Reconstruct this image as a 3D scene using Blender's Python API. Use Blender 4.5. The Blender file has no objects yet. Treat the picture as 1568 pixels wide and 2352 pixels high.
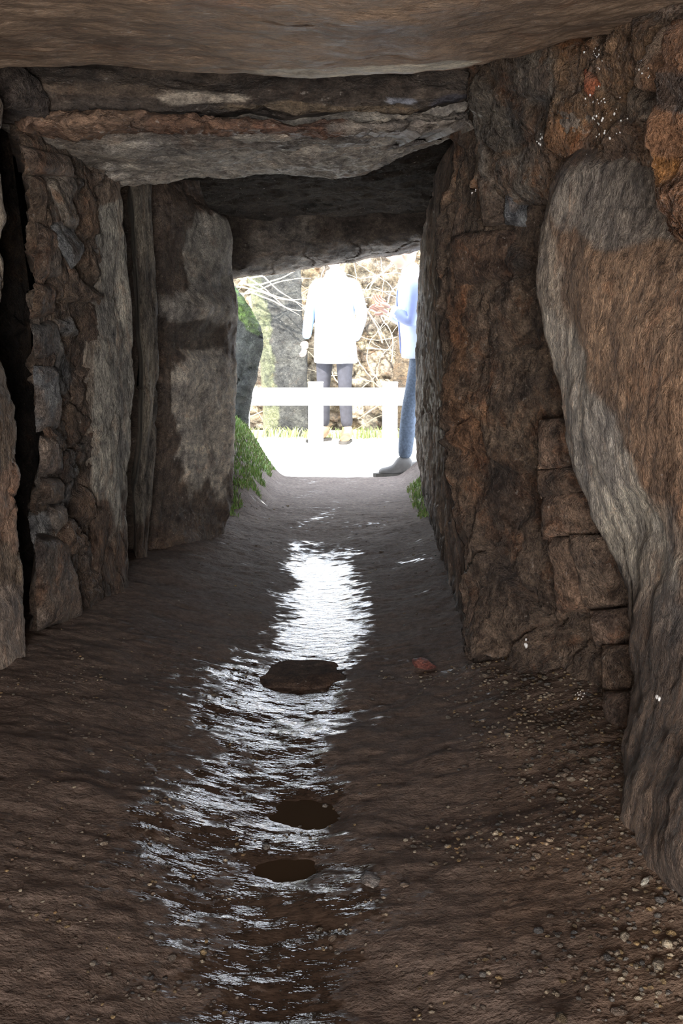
import bpy, math, random
import bmesh
from mathutils import Vector, noise, Matrix
random.seed(7)
scene = bpy.context.scene
scene.view_settings.view_transform = 'Standard'
scene.view_settings.look = 'None'
scene.view_settings.exposure = 0.0

# ---------------------------------------------------------------- camera
F = 2300.0
PITCH = math.radians(9.8)
CP, SP = math.cos(PITCH), math.sin(PITCH)
cam_d = bpy.data.cameras.new("camera")
cam = bpy.data.objects.new("camera", cam_d)
scene.collection.objects.link(cam)
cam.location = (0, 0, 1.0)
cam.rotation_euler = (math.radians(90) - PITCH, 0, 0)
cam_d.sensor_fit = 'VERTICAL'
cam_d.sensor_height = 36
cam_d.lens = F / 2352 * 36
cam_d.clip_start = 0.02
scene.camera = cam

def S(px, py, d):
    """surveyed photograph point at real depth d (m) -> world"""
    a = (px - 784) / F
    b = (1176 - py) / F
    t = d / (CP + b * SP)
    return Vector((a * t, d, 1 + t * (-SP + b * CP)))

# ---------------------------------------------------------------- palette
PALE = (.50, .44, .37); GREY = (.27, .24, .21); BROWN = (.18, .122, .086)
MUD = (.125, .09, .069); ORANGE = (.34, .16, .075); DARK = (.065, .05, .042)
TAN = (.32, .235, .17); COOL = (.25, .26, .27)

def mix(a, b, t):
    t = max(0, min(1, t))
    return tuple(a[i] * (1 - t) + b[i] * t for i in range(3))
def sstep(a, b, x):
    t = max(0, min(1, (x - a) / (b - a)))
    return t * t * (3 - 2 * t)

# ---------------------------------------------------------------- materials
def new_mat(name):
    m = bpy.data.materials.new(name)
    m.use_nodes = True
    nt = m.node_tree
    return m, nt, nt.nodes['Principled BSDF']

def N(nt, t, **kw):
    n = nt.nodes.new(t)
    for k, v in kw.items():
        if k in n.inputs:
            n.inputs[k].default_value = v
        else:
            setattr(n, k, v)
    return n

def ramp(nt, src, p0, c0, p1, c1):
    r = nt.nodes.new('ShaderNodeValToRGB')
    r.color_ramp.elements[0].position = p0
    r.color_ramp.elements[0].color = (*c0, 1)
    r.color_ramp.elements[1].position = p1
    r.color_ramp.elements[1].color = (*c1, 1)
    nt.links.new(src, r.inputs['Fac'])
    return r

def mul(nt, a, b, fac=1.0, bt='MULTIPLY'):
    m = nt.nodes.new('ShaderNodeMix')
    m.data_type = 'RGBA'
    m.blend_type = bt
    if isinstance(fac, float):
        m.inputs[0].default_value = fac
    else:
        nt.links.new(fac, m.inputs[0])
    for s, i in ((a, 6), (b, 7)):
        if isinstance(s, tuple):
            m.inputs[i].default_value = (*s, 1)
        else:
            nt.links.new(s, m.inputs[i])
    return m.outputs[2]

def stone_mat(name, stretch=(1, 1, 1), rough=0.58, bump=0.9, rust=0.3, con=1.0, spec=.5):
    m, nt, b = new_mat(name)
    b.inputs['Specular IOR Level'].default_value = spec
    at = N(nt, 'ShaderNodeAttribute', attribute_name="Col")
    tc = N(nt, 'ShaderNodeNewGeometry')
    mp = N(nt, 'ShaderNodeMapping')
    mp.inputs['Scale'].default_value = stretch
    nt.links.new(tc.outputs['Position'], mp.inputs['Vector'])
    def noi(sc, det, r=.6, dist=0.0):
        n = N(nt, 'ShaderNodeTexNoise', Scale=sc, Detail=det, Roughness=r, Distortion=dist)
        nt.links.new(mp.outputs[0], n.inputs['Vector'])
        return n.outputs['Fac']
    def rg(k):
        return tuple(1 + (x - 1) * con for x in k)
    big = noi(5, 7.0, .68, .4)
    mid = noi(30, 6.0, .72, .3)
    fine = noi(160, 3.0, .7)
    c = mul(nt, at.outputs['Color'], ramp(nt, big, .36, rg((.42, .42, .45)), .64, rg((1.42, 1.38, 1.32))).outputs[0])
    c = mul(nt, c, ramp(nt, mid, .36, rg((.40, .39, .40)), .62, rg((1.42, 1.4, 1.36))).outputs[0])
    c = mul(nt, c, ramp(nt, fine, .36, rg((.62, .62, .62)), .64, rg((1.38, 1.38, 1.38))).outputs[0])
    rn = noi(7.3, 5.0, .7, 1.0)
    rr = ramp(nt, rn, .54, (0, 0, 0), .68, (rust, rust, rust))
    c = mul(nt, c, (1.4, .84, .5), rr.outputs[0])
    fr = ramp(nt, noi(60, 2.0, .6), .68, (0, 0, 0), .74, (.5, .5, .5))
    c = mul(nt, c, (.42, .38, .34), fr.outputs[0], 'MIX')
    nt.links.new(c, b.inputs['Base Color'])
    r1 = ramp(nt, mid, .3, (rough - .22,) * 3, .7, (min(1, rough + .2),) * 3)
    nt.links.new(r1.outputs[0], b.inputs['Roughness'])
    add = N(nt, 'ShaderNodeMath', operation='MULTIPLY_ADD')
    nt.links.new(mid, add.inputs[0]); add.inputs[1].default_value = 3.0
    nt.links.new(fine, add.inputs[2])
    bp = N(nt, 'ShaderNodeBump', Strength=bump, Distance=.016)
    nt.links.new(add.outputs[0], bp.inputs['Height'])
    nt.links.new(bp.outputs[0], b.inputs['Normal'])
    return m

M_STONE = stone_mat("weathered_stone", bump=.8)
M_SCHIST = stone_mat("schist_stone", stretch=(1.8, 1.8, .6), bump=1.0)
M_CAP = stone_mat("capstone_stone", stretch=(.5, 1.2, 2.0), bump=.35, con=.65)
M_SLABU = stone_mat("slab_stone", stretch=(.8, 1, 1.2), bump=.6, con=.9, rust=.2)
M_DRY = stone_mat("dry_stone", bump=.6, rough=.95, con=.8, rust=.2, spec=.06)
M_RUB = stone_mat("rubble_stone", bump=.9, rust=.5)
M_WET = stone_mat("wet_rusty_stone", bump=.9, rough=.36, rust=.7)

def flat_mat(name, col, rough=.7, var=.25, scale=20.0, bump=.2, spec=.5):
    m, nt, b = new_mat(name)
    tc = N(nt, 'ShaderNodeNewGeometry')
    n = N(nt, 'ShaderNodeTexNoise', Scale=scale, Detail=4.0)
    nt.links.new(tc.outputs['Position'], n.inputs['Vector'])
    r = ramp(nt, n.outputs['Fac'], .3, tuple(c * (1 - var) for c in col), .7, tuple(min(1, c * (1 + var)) for c in col))
    nt.links.new(r.outputs[0], b.inputs['Base Color'])
    b.inputs['Roughness'].default_value = rough
    b.inputs['Specular IOR Level'].default_value = spec
    bp = N(nt, 'ShaderNodeBump', Strength=bump, Distance=.01)
    nt.links.new(n.outputs['Fac'], bp.inputs['Height'])
    nt.links.new(bp.outputs[0], b.inputs['Normal'])
    return m

# ---------------------------------------------------------------- mesh helpers
def make_obj(name, verts, faces, mat=None, cols=None, smooth=True):
    me = bpy.data.meshes.new(name)
    me.from_pydata([tuple(v) for v in verts], [], faces)
    me.update()
    if cols:
        ca = me.color_attributes.new("Col", 'FLOAT_COLOR', 'POINT')
        flat = []
        for c in cols:
            flat += [c[0], c[1], c[2], 1.0]
        ca.data.foreach_set("color", flat)
    if smooth:
        me.polygons.foreach_set("use_smooth", [True] * len(me.polygons))
    if mat:
        me.materials.append(mat)
    o = bpy.data.objects.new(name, me)
    scene.collection.objects.link(o)
    return o

def cr(pts, t):
    n = len(pts) - 1
    if n == 1:
        return pts[0].lerp(pts[1], t)
    s = t * n
    i = min(int(s), n - 1)
    f = s - i
    p1, p2 = pts[i], pts[i + 1]
    p0 = pts[i - 1] if i > 0 else p1 * 2 - p2
    p3 = pts[i + 2] if i + 2 <= n else p2 * 2 - p1
    return ((p1 * 2) + (p2 - p0) * f + (p0 * 2 - p1 * 5 + p2 * 4 - p3) * f * f + (p1 * 3 - p0 - p2 * 3 + p3) * f ** 3) * .5

def fbm(p, s, o=5, H=.9):
    return noise.fractal(p * s, H, 2.0, o)

def slab(name, ctrl, back, mat, base=GREY, blobs=(), bumps=(), amp=.02, scale=4.0, edge=.03,
         edge_r=.08, warp=.02, res=.011, seed=0.0, aniso=(1, 1, 1), rubble=None, crack=.012, colfn=None, H=.75, jagk=1.0):
    """stone slab: ctrl rows(top->bottom) x cols(left->right) of the seen face, extruded along `back`."""
    off = Vector((seed * 3.7, seed * 1.3, seed * 5.1))
    W = max(sum((r[i + 1] - r[i]).length for i in range(len(r) - 1)) for r in ctrl)
    Hh = max(sum((ctrl[j + 1][i] - ctrl[j][i]).length for j in range(len(ctrl) - 1)) for i in range(len(ctrl[0])))
    nu = max(6, min(280, int(W / res))); nv = max(6, min(280, int(Hh / res)))
    colsC = [[ctrl[j][i] for j in range(len(ctrl))] for i in range(len(ctrl[0]))]
    P = []
    for jv in range(nv + 1):
        v = jv / nv
        rowp = [cr(c, v) for c in colsC]
        P.append([cr(rowp, iu / nu) for iu in range(nu + 1)])
    back = Vector(back)
    verts = []; cols = []
    an = Vector(aniso)
    for j in range(nv + 1):
        for i in range(nu + 1):
            p = P[j][i]
            du = P[j][min(nu, i + 1)] - P[j][max(0, i - 1)]
            dv = P[min(nv, j + 1)][i] - P[max(0, j - 1)][i]
            n = du.cross(dv)
            if n.length < 1e-9: n = -back.copy()
            n.normalize()
            if n.dot(back) > 0: n = -n
            u, v = i / nu, j / nv
            q = p + off
            qa = Vector((q.x * an.x, q.y * an.y, q.z * an.z))
            eu = min(u, 1 - u) * W; ev = min(v, 1 - v) * Hh
            e = min(eu, ev)
            if eu < edge_r and ev < edge_r:
                e = max(0, edge_r - math.hypot(edge_r - eu, edge_r - ev))
            disp = 0
            if e < edge_r:
                disp -= edge * (1 - e / edge_r) ** 2
            c = base
            if rubble:
                sx, sy, mort, relief, pal, mortc = rubble
                wq = q + noise.noise_vector(q * 4) * .045 + noise.noise_vector(q * 13) * .012
                vp = Vector((wq.x / sx, wq.y / sx, wq.z / sy))
                d, pts = noise.voronoi(vp)
                ed = d[1] - d[0]
                hsh = noise.cell(pts[0] * 7.31 + Vector((.5, .5, .5)))
                hs2 = noise.cell(pts[0] * 3.17 + Vector((9.5, 2.5, .5)))
                hs3 = noise.cell(pts[0] * 5.17 + Vector((1.5, 7.5, 3.5)))
                sm = sstep(.02, mort, ed)
                rel = vp - pts[0]
                tilt = rel.x * hs2 + rel.z * hs3 + rel.y * hsh
                disp += relief * (sm * (.35 + .6 * hsh) - .4) + sm * relief * .75 * tilt
                k = int(abs(hsh * 977)) % len(pal)
                c = mix(mortc, tuple(x * (.7 + .6 * abs(hs2)) for x in pal[k]), sm)
            f1 = noise.fractal(qa * scale, H, 2.0, 7)
            disp += amp * f1
            rg = 1 - abs(noise.noise(qa * scale * 1.3 + noise.noise_vector(q * 8) * .3 + Vector((5, 1, 3))))
            if rg > .95: disp -= crack * (rg - .95) / .05
            for (bu, bv, ru, rv, ba) in bumps:
                r2 = ((u - bu) / ru) ** 2 + ((v - bv) / rv) ** 2
                if r2 < 4: disp += ba * math.exp(-r2 * 1.5)
            wn = noise.noise_vector(q * 3.1) * warp + noise.noise_vector(q * 11) * warp * .35
            edge_w = 1.0 if e < .15 else .4
            jag = (noise.noise(q * 4.2) * .45 + noise.noise(q * 15) * .3 + noise.noise(q * 37) * .15) * jagk
            for (bu, bv, ru, rv, bc, st) in blobs:
                r = math.sqrt(((u - bu) / ru) ** 2 + ((v - bv) / rv) ** 2)
                w = sstep(1.08, .88, r + jag)
                c = mix(c, bc, w * st)
            if colfn: c = colfn(p, c)
            verts.append(p + n * disp + wn * edge_w)
            cols.append(c)
    faces = []
    w1 = nu + 1
    for j in range(nv):
        for i in range(nu):
            a = j * w1 + i
            faces.append((a, a + w1, a + w1 + 1, a + 1))
    loop = [i for i in range(w1)] + [j * w1 + nu for j in range(1, nv + 1)] + \
           [nv * w1 + i for i in range(nu - 1, -1, -1)] + [j * w1 for j in range(nv - 1, 0, -1)]
    prev = loop
    nL = len(loop)
    cen = sum((verts[k] for k in loop), Vector()) / nL
    for s in (.35, 1.0):
        cur = []
        for k in loop:
            vv = verts[k] + back * s
            vv = vv + (cen + back * s - vv) * (.02 if s < .5 else .08)
            cur.append(len(verts)); verts.append(vv); cols.append(cols[k])
        for k in range(nL):
            faces.append((prev[k], prev[(k + 1) % nL], cur[(k + 1) % nL], cur[k]))
        prev = cur
    faces.append(tuple(prev[::-1]))
    return make_obj(name, verts, faces, mat, cols)

def rows(*rs):
    return [[S(*p) for p in r] for r in rs]

def block(parent, quad, dl, dr, col, back, seed, edge=.020, amp=.010, mat=None):
    """one roughly squared stone; quad = TL, TR, BR, BL survey points"""
    (ax, ay), (bx, by), (cx, cy), (dx, dy) = quad
    mx = lambda p, q, t: p * (1 - t) + q * t
    g = []
    for v in (0, .33, .67, 1):
        row = []
        for u in (0, .5, 1):
            x = mx(mx(ax, bx, u), mx(dx, cx, u), v); y = mx(mx(ay, by, u), mx(dy, cy, u), v)
            bul = 1 - (abs(u - .5) * 2) ** 2 * .6 - (abs(v - .5) * 2) ** 2 * .4
            row.append(S(x, y, mx(dl, dr, u) - .015 * bul))
        g.append(row)
    def cf(p, c):
        return mix(c, (.15, .105, .078), .65 * sstep(-.05, .3, noise.noise(p * 7 + Vector((seed, 0, 0))) + .4 * noise.noise(p * 21)))
    o = slab("stone", g, back, mat or M_RUB, base=col, amp=amp, scale=9, edge=edge, edge_r=.03, warp=.012, res=.0055, seed=seed, crack=.002, colfn=cf)
    o.parent = parent
def empty(name):
    e = bpy.data.objects.new(name, None); scene.collection.objects.link(e); return e

# ---------------------------------------------------------------- floor height
PUDS = [(-.062, 2.07, .115, .075), (-.085, 1.80, .10, .055)]
def bank(x, y):
    l = sstep(-.15, -1.0, x); r = sstep(.1, .85, x)
    k = 1 - .75 * sstep(4.3, 6.2, y)
    z = (.13 * l + .13 * r) * k
    z += .42 * sstep(-.40, -.78, x) * sstep(5.2, 6.2, y)
    z += .12 * sstep(.40, .62, x) * sstep(4.8, 6.0, y)
    return z
def chan(x, y):
    cx = -.115 + .03 * math.sin(y * 2.1)
    if y > 3: cx += .015
    return x - cx
def floor_z(x, y):
    z = bank(x, y)
    c = chan(x, y)
    ch = math.exp(-(c / .17) ** 2)
    z -= .022 * ch * (1 - sstep(4.8, 6, y))
    p = Vector((x, y, 0))
    k = 1 - .6 * sstep(5.5, 6.5, y)
    pool = math.exp(-(c / .13) ** 4) * sstep(2.95, 3.25, y) * (1 - sstep(4.3, 4.8, y))
    kk = k * (1 - .85 * pool)
    z += kk * (.014 * fbm(p, 3.2, 4) + .0042 * fbm(p + Vector((3, 9, 1)), 14, 5, .7))
    z += .0036 * (1 - .8 * pool) * noise.noise(Vector((x * 14, y * 34, 4))) * (1 - sstep(4.6, 6, y))
    for (a, b, ra, rb) in PUDS:
        r2 = ((x - a) / ra) ** 2 + ((y - b) / rb) ** 2
        if r2 < 5: z -= .016 * math.exp(-r2 * .9)
    return z

def wetness(x, y):
    c = chan(x, y)
    wd = .165 + .05 * noise.noise(Vector((0, y * 2, 5)))
    if y > 2.9: wd = .15
    if y < 1.7: wd += .03
    w = math.exp(-(c / wd) ** 2)
    w *= (1 - sstep(4.3, 5.2, y)) * .85 + .15
    w *= .80 + .20 * sstep(2.3, 3.1, y)
    w += .36 * math.exp(-((x + .34) / .14) ** 2) * sstep(1.4, 1.8, y) * (1 - sstep(2.8, 3.4, y))
    w += .36 * noise.noise(Vector((x * 7, y * 4, 1)))
    return max(0, min(1, w))

ys = [-2.6 + .1 * i for i in range(33)]
y = .7
while y < 3.2: ys.append(y); y += .0085
while y < 7.3: ys.append(y); y += .014
xs = [-1.3 + i * .0105 for i in range(219)]
xs = [x for x in xs if x < 1.0]
V = []; C = []
for yy in ys:
    for x in xs:
        V.append((x, yy, floor_z(x, yy)))
        w = wetness(x, yy)
        g = sstep(.15, .5, x + .15 * noise.noise(Vector((x * 5, yy * 5, 2)))) * sstep(3.0, 1.6, yy)
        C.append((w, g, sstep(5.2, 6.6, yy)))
nx = len(xs)
Fc = [(j * nx + i, j * nx + i + 1, (j + 1) * nx + i + 1, (j + 1) * nx + i) for j in range(len(ys) - 1) for i in range(nx - 1)]
mf, nt, b = new_mat("wet_mud")
at = N(nt, 'ShaderNodeAttribute', attribute_name="Col")
sep = N(nt, 'ShaderNodeSeparateColor'); nt.links.new(at.outputs['Color'], sep.inputs[0])
geo = N(nt, 'ShaderNodeNewGeometry')
def fn(sc, det, r=.6, st=None):
    n = N(nt, 'ShaderNodeTexNoise', Scale=sc, Detail=det, Roughness=r)
    if st:
        mp = N(nt, 'ShaderNodeMapping'); mp.inputs['Scale'].default_value = st
        nt.links.new(geo.outputs['Position'], mp.inputs['Vector']); nt.links.new(mp.outputs[0], n.inputs['Vector'])
    else:
        nt.links.new(geo.outputs['Position'], n.inputs['Vector'])
    return n.outputs['Fac']
n1, n2, n3, n4 = fn(4, 6.0), fn(45, 5.0, .7), fn(170, 2.0), fn(16, 4.0, .6, (1, 1.6, 1))
rip = fn(26, 3.0, .55, (.7, 1.5, 1))
c = ramp(nt, n1, .3, (.088, .061, .048), .7, (.140, .102, .082)).outputs[0]
c = mul(nt, c, ramp(nt, n2, .36, (.66, .66, .66), .64, (1.3, 1.28, 1.27)).outputs[0])
c = mul(nt, c, (1.2, 1.12, 1.0), sep.outputs[1])
c = mul(nt, c, (1.15, 1.3, 1.5), sep.outputs[2])  # bluish sky sheen painted into the mud colour towards the exit
fl = ramp(nt, n3, .69, (0, 0, 0), .75, (.35, .35, .35))
c = mul(nt, c, (.31, .27, .23), fl.outputs[0], 'MIX')
wm = N(nt, 'ShaderNodeMath', operation='MULTIPLY_ADD')
nt.links.new(n4, wm.inputs[0]); wm.inputs[1].default_value = 1.8; nt.links.new(sep.outputs[0], wm.inputs[2])
mr = N(nt, 'ShaderNodeMapRange'); nt.links.new(wm.outputs[0], mr.inputs['Value'])
mr.inputs['From Min'].default_value = 1.24; mr.inputs['From Max'].default_value = 1.48
wet = mr.outputs['Result']
c = mul(nt, c, (.45, .41, .37), wet)
nt.links.new(c, b.inputs['Base Color'])
rr = ramp(nt, wet, 0, (.8,) * 3, 1, (.06,) * 3)
nt.links.new(rr.outputs[0], b.inputs['Roughness'])
sr = N(nt, 'ShaderNodeMapRange'); nt.links.new(wet, sr.inputs['Value'])
sr.inputs['To Min'].default_value = .22; sr.inputs['To Max'].default_value = .6
nt.links.new(sr.outputs[0], b.inputs['Specular IOR Level'])
hh = N(nt, 'ShaderNodeMath', operation='MULTIPLY_ADD')
nt.links.new(n2, hh.inputs[0]); hh.inputs[1].default_value = 2.0; nt.links.new(n3, hh.inputs[2])
inv = N(nt, 'ShaderNodeMapRange'); nt.links.new(wet, inv.inputs['Value'])
inv.inputs['To Min'].default_value = .42; inv.inputs['To Max'].default_value = .10
bp = N(nt, 'ShaderNodeBump', Distance=.012)
nt.links.new(inv.outputs[0], bp.inputs['Strength'])
nt.links.new(hh.outputs[0], bp.inputs['Height'])
bp2 = N(nt, 'ShaderNodeBump', Strength=.55, Distance=.013)
nt.links.new(rip, bp2.inputs['Height']); nt.links.new(bp.outputs[0], bp2.inputs['Normal'])
nt.links.new(bp2.outputs[0], b.inputs['Normal'])
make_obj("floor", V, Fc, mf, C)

mw, nt, b = new_mat("muddy_water")
b.inputs['Base Color'].default_value = (.05, .031, .018, 1)
b.inputs['Roughness'].default_value = .08
b.inputs['IOR'].default_value = 1.33
geo = N(nt, 'ShaderNodeNewGeometry')
n = N(nt, 'ShaderNodeTexNoise', Scale=14.0, Detail=2.0); nt.links.new(geo.outputs['Position'], n.inputs['Vector'])
bp = N(nt, 'ShaderNodeBump', Strength=.05, Distance=.01); nt.links.new(n.outputs['Fac'], bp.inputs['Height'])
nt.links.new(bp.outputs[0], b.inputs['Normal'])
for (a, bb, ra, rb) in PUDS:
    K = 120
    hs = sorted(floor_z(a + ra * .85 * math.cos(t * .2), bb + rb * .85 * math.sin(t * .2)) for t in range(31))
    zz = hs[10]
    vs = [(a, bb, zz)]
    for k in range(K):
        t = k / K * 2 * math.pi
        r = 1.45 + .4 * noise.noise(Vector((math.cos(t) * 1.8 + a * 9, math.sin(t) * 1.8, bb))) + .2 * noise.noise(Vector((math.cos(t) * 6, math.sin(t) * 6, bb)))
        vs.append((a + ra * r * math.cos(t), bb + rb * r * math.sin(t), zz))
    make_obj("puddle", vs, [(0, 1 + k, 1 + (k + 1) % K) for k in range(K)], mw)

# ---------------------------------------------------------------- backing walls + light-blocking slab
def shell(name, prof, sgn):
    ctrl = [[Vector((x, d, z)) for (d, x) in prof] for z in (2.25, 1.6, 1.0, .4, -.3)]
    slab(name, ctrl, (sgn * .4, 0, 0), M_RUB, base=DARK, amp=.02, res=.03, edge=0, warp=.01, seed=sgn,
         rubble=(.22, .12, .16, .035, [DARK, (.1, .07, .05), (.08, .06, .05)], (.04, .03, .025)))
shell("wall_left", [(-2.6, -1.2), (-1, -1.2), (1, -1.2), (2.2, -1.24), (2.9, -1.24), (3.6, -1.12), (4.3, -1.0), (5.1, -.86), (6.75, -.86)], -1)
shell("wall_right", [(-2.6, .95), (-1, .95), (1, .92), (1.9, .86), (2.5, .82), (3.0, .68), (3.8, .62), (5, .64), (6.7, .68)], 1)
slab("light_block_slab", [[Vector((x, y, 2.12)) for x in (-1.7, 0, 1.7)] for y in (-2.6, 0, 3, 5, 6.9)], (0, 0, .4), M_STONE,
     base=DARK, res=.08, edge=0, amp=.03)  # unseen slab added above the capstones to close light gaps

# ---------------------------------------------------------------- capstones
slab("capstone", [[Vector((-1.35, y, z + .02)), Vector((-.75, y, z + .01)), Vector((-.3, y, z)), Vector((.1, y, z - .01)), Vector((.37, y - .04, z + .02)), Vector((.6, y - .1, z + .05)), Vector((1.2, y - .1, z + .08))]
                  for (y, z) in ((-2.6, 1.75), (-1, 1.7), (.5, 1.65), (1.4, 1.61), (1.9, 1.60), (2.2, 1.595), (2.42, 1.60))],
     (0, .02, .38), M_CAP, base=(.235, .168, .12), amp=.012, scale=3, edge=.015, edge_r=.04, warp=.008, res=.014, seed=1, crack=.002,
     blobs=[(.50, .965, .12, .03, (.55, .52, .43), .85), (.55, .992, .05, .006, ORANGE, .8), (.25, .97, .18, .03, TAN, .3), (.85, .95, .12, .05, BROWN, .6)])
slab("capstone", rows([(-160, -20, 3.06), (300, -20, 3.06), (600, -20, 3.06), (900, -20, 3.06), (1180, -20, 3.06)],
                      [(-140, 130, 3.05), (300, 130, 3.05), (600, 130, 3.05), (900, 130, 3.05), (1130, 130, 3.05)],
                      [(-100, 220, 3.0), (300, 215, 3.0), (600, 220, 3.0), (900, 230, 3.0), (1110, 215, 3.02)],
                      [(-40, 275, 3.07), (300, 280, 3.07), (600, 282, 3.07), (900, 280, 3.08), (1090, 262, 3.1)]),
     (0, .5, .05), M_SLABU, base=(.085, .068, .057), amp=.03, scale=6, edge=.03, warp=.012, seed=2, aniso=(.5, 1, 2.2), jagk=.6,
     blobs=[(.40, .68, .09, .07, (.42, .37, .31), .9), (.77, .68, .035, .04, (.32, .34, .40), .9), (.2, .62, .10, .06, (.16, .12, .09), .6), (.62, .82, .2, .08, (.19, .145, .10), .9), (.92, .74, .07, .10, (.06, .06, .08), .8)])
slab("capstone", rows([(20, 245, 2.98), (250, 240, 2.96), (420, 245, 2.94), (600, 262, 2.97), (860, 282, 3.03), (1100, 262, 3.1)],
                      [(50, 285, 2.93), (250, 285, 2.92), (420, 285, 2.92), (600, 292, 2.94), (860, 294, 3.0), (1090, 275, 3.07)],
                      [(80, 325, 3.04), (250, 322, 3.02), (420, 320, 3.02), (600, 322, 3.04), (860, 305, 3.08), (1080, 292, 3.12)]),
     (0, .35, .03), M_SLABU, base=(.20, .125, .088), amp=.02, scale=7, edge=.03, edge_r=.03, warp=.008, seed=3, res=.008,
     blobs=[(.42, .5, .1, .6, (.24, .13, .078), .5), (.68, .5, .1, .8, (.16, .085, .06), .6), (.9, .5, .14, .9, GREY, .9), (.15, .5, .12, .7, (.25, .165, .11), .5)])
slab("capstone", rows([(-60, 290, 3.14), (300, 298, 3.14), (600, 298, 3.14), (860, 262, 3.16), (1110, 215, 3.17)],
                      [(40, 322, 3.2), (330, 322, 3.2), (620, 322, 3.2), (860, 292, 3.2), (1090, 245, 3.2)],
                      [(150, 384, 3.42), (390, 380, 3.46), (640, 382, 3.5), (870, 352, 3.46), (1065, 276, 3.4)],
                      [(235, 432, 3.66), (430, 414, 3.72), (700, 416, 3.8), (860, 388, 3.76), (1040, 306, 3.64)]),
     (0, .38, .3), M_SLABU, base=(.42, .385, .34), amp=.028, scale=5, edge=.02, edge_r=.05, warp=.012, seed=4, aniso=(.6, 1, 1), crack=.004,
     blobs=[(.04, .4, .10, .4, DARK, .5), (.75, .3, .2, .15, PALE, .6), (.4, .95, .3, .1, (.5, .46, .4), .5), (.55, .40, .22, .08, (.17, .15, .135), .7), (.2, .25, .2, .1, (.17, .145, .13), .6)])
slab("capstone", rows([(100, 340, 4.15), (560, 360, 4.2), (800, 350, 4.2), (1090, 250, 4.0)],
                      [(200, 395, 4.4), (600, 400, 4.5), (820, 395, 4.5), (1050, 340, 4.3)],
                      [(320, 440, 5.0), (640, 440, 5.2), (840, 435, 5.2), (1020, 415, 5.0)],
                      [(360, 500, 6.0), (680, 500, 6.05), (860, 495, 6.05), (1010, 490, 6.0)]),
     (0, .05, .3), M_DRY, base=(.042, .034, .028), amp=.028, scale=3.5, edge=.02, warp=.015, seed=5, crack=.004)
slab("capstone", rows([(370, 400, 6.1), (640, 400, 6.1), (840, 395, 6.1), (1020, 390, 6.1)],
                      [(370, 490, 6.15), (650, 492, 6.15), (830, 490, 6.15), (1020, 485, 6.15)],
                      [(370, 560, 6.2), (650, 560, 6.2), (830, 545, 6.2), (1020, 530, 6.2)],
                      [(370, 638, 6.35), (650, 618, 6.35), (830, 590, 6.35), (1020, 558, 6.35)],
                      [(370, 654, 6.55), (650, 629, 6.55), (830, 600, 6.55), (1020, 568, 6.55)]),
     (0, .35, .18), M_SLABU, base=(.135, .112, .095), amp=.022, scale=3, edge=.02, edge_r=.05, warp=.010, seed=6,
     blobs=[(.35, .6, .12, .3, (.24, .215, .19), .7), (.4, .93, .4, .10, TAN, .5), (.8, .4, .3, .15, DARK, .4)])

# ---------------------------------------------------------------- left wall stones
LB = Vector((-.22, .05, 0))
slab("orthostat", rows([(-140, 60, 2.45), (-40, 90, 2.6), (12, 240, 2.75)],
                       [(-140, 400, 2.45), (-40, 400, 2.6), (18, 480, 2.75)],
                       [(-140, 700, 2.45), (-50, 700, 2.6), (6, 720, 2.75)],
                       [(-140, 900, 2.45), (-40, 900, 2.6), (20, 900, 2.75)],
                       [(-140, 1050, 2.45), (-30, 1050, 2.6), (60, 1050, 2.75)],
                       [(-140, 1180, 2.45), (-30, 1180, 2.6), (50, 1180, 2.75)],
                       [(-140, 1330, 2.45), (-30, 1330, 2.6), (58, 1330, 2.75)],
                       [(-140, 1600, 2.4), (-20, 1620, 2.5), (76, 1600, 2.7)]),
     LB, M_SCHIST, base=(.18, .135, .10), amp=.02, scale=6, edge=.02, edge_r=.04, warp=.018, seed=11, res=.009,
     blobs=[(.9, .7, .3, .12, (.34, .22, .16), .8), (.85, .2, .3, .12, PALE, .5), (.8, .93, .3, .08, (.27, .22, .19), .8)])
slab("corbel_stone", rows([(-80, 120, 2.75), (30, 135, 2.9), (90, 160, 2.96)],
                          [(-80, 200, 2.75), (40, 200, 2.88), (115, 220, 2.96)],
                          [(-80, 250, 2.75), (50, 240, 2.88), (120, 280, 2.98)]),
     (-.2, .1, .02), M_STONE, base=(.11, .09, .08), amp=.02, scale=8, edge=.02, edge_r=.03, warp=.015, seed=12)
RUBP = [BROWN, (.17, .125, .095), (.20, .17, .145), (.19, .15, .12), (.18, .18, .18), MUD, (.18, .13, .095)]
def smear(lo, hi, z0, z1, mud=MUD, orange=0.0):
    def f(p, c):
        o = noise.noise(p * 3.3 + Vector((4, 4, 4))) + .5 * noise.noise(p * 11)
        if orange: c = mix(c, ORANGE, orange * sstep(.1, .4, o) * sstep(.2, .5, p.z))
        s = noise.noise(p * 4.1 + Vector((14, 2, 4))) + .4 * noise.noise(p * 13)
        c = mix(c, mud, .8 * sstep(lo, hi, s))
        return mix(mud, c, sstep(z0, z1, p.z + .12 * noise.noise(p * 6)))
    return f
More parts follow.
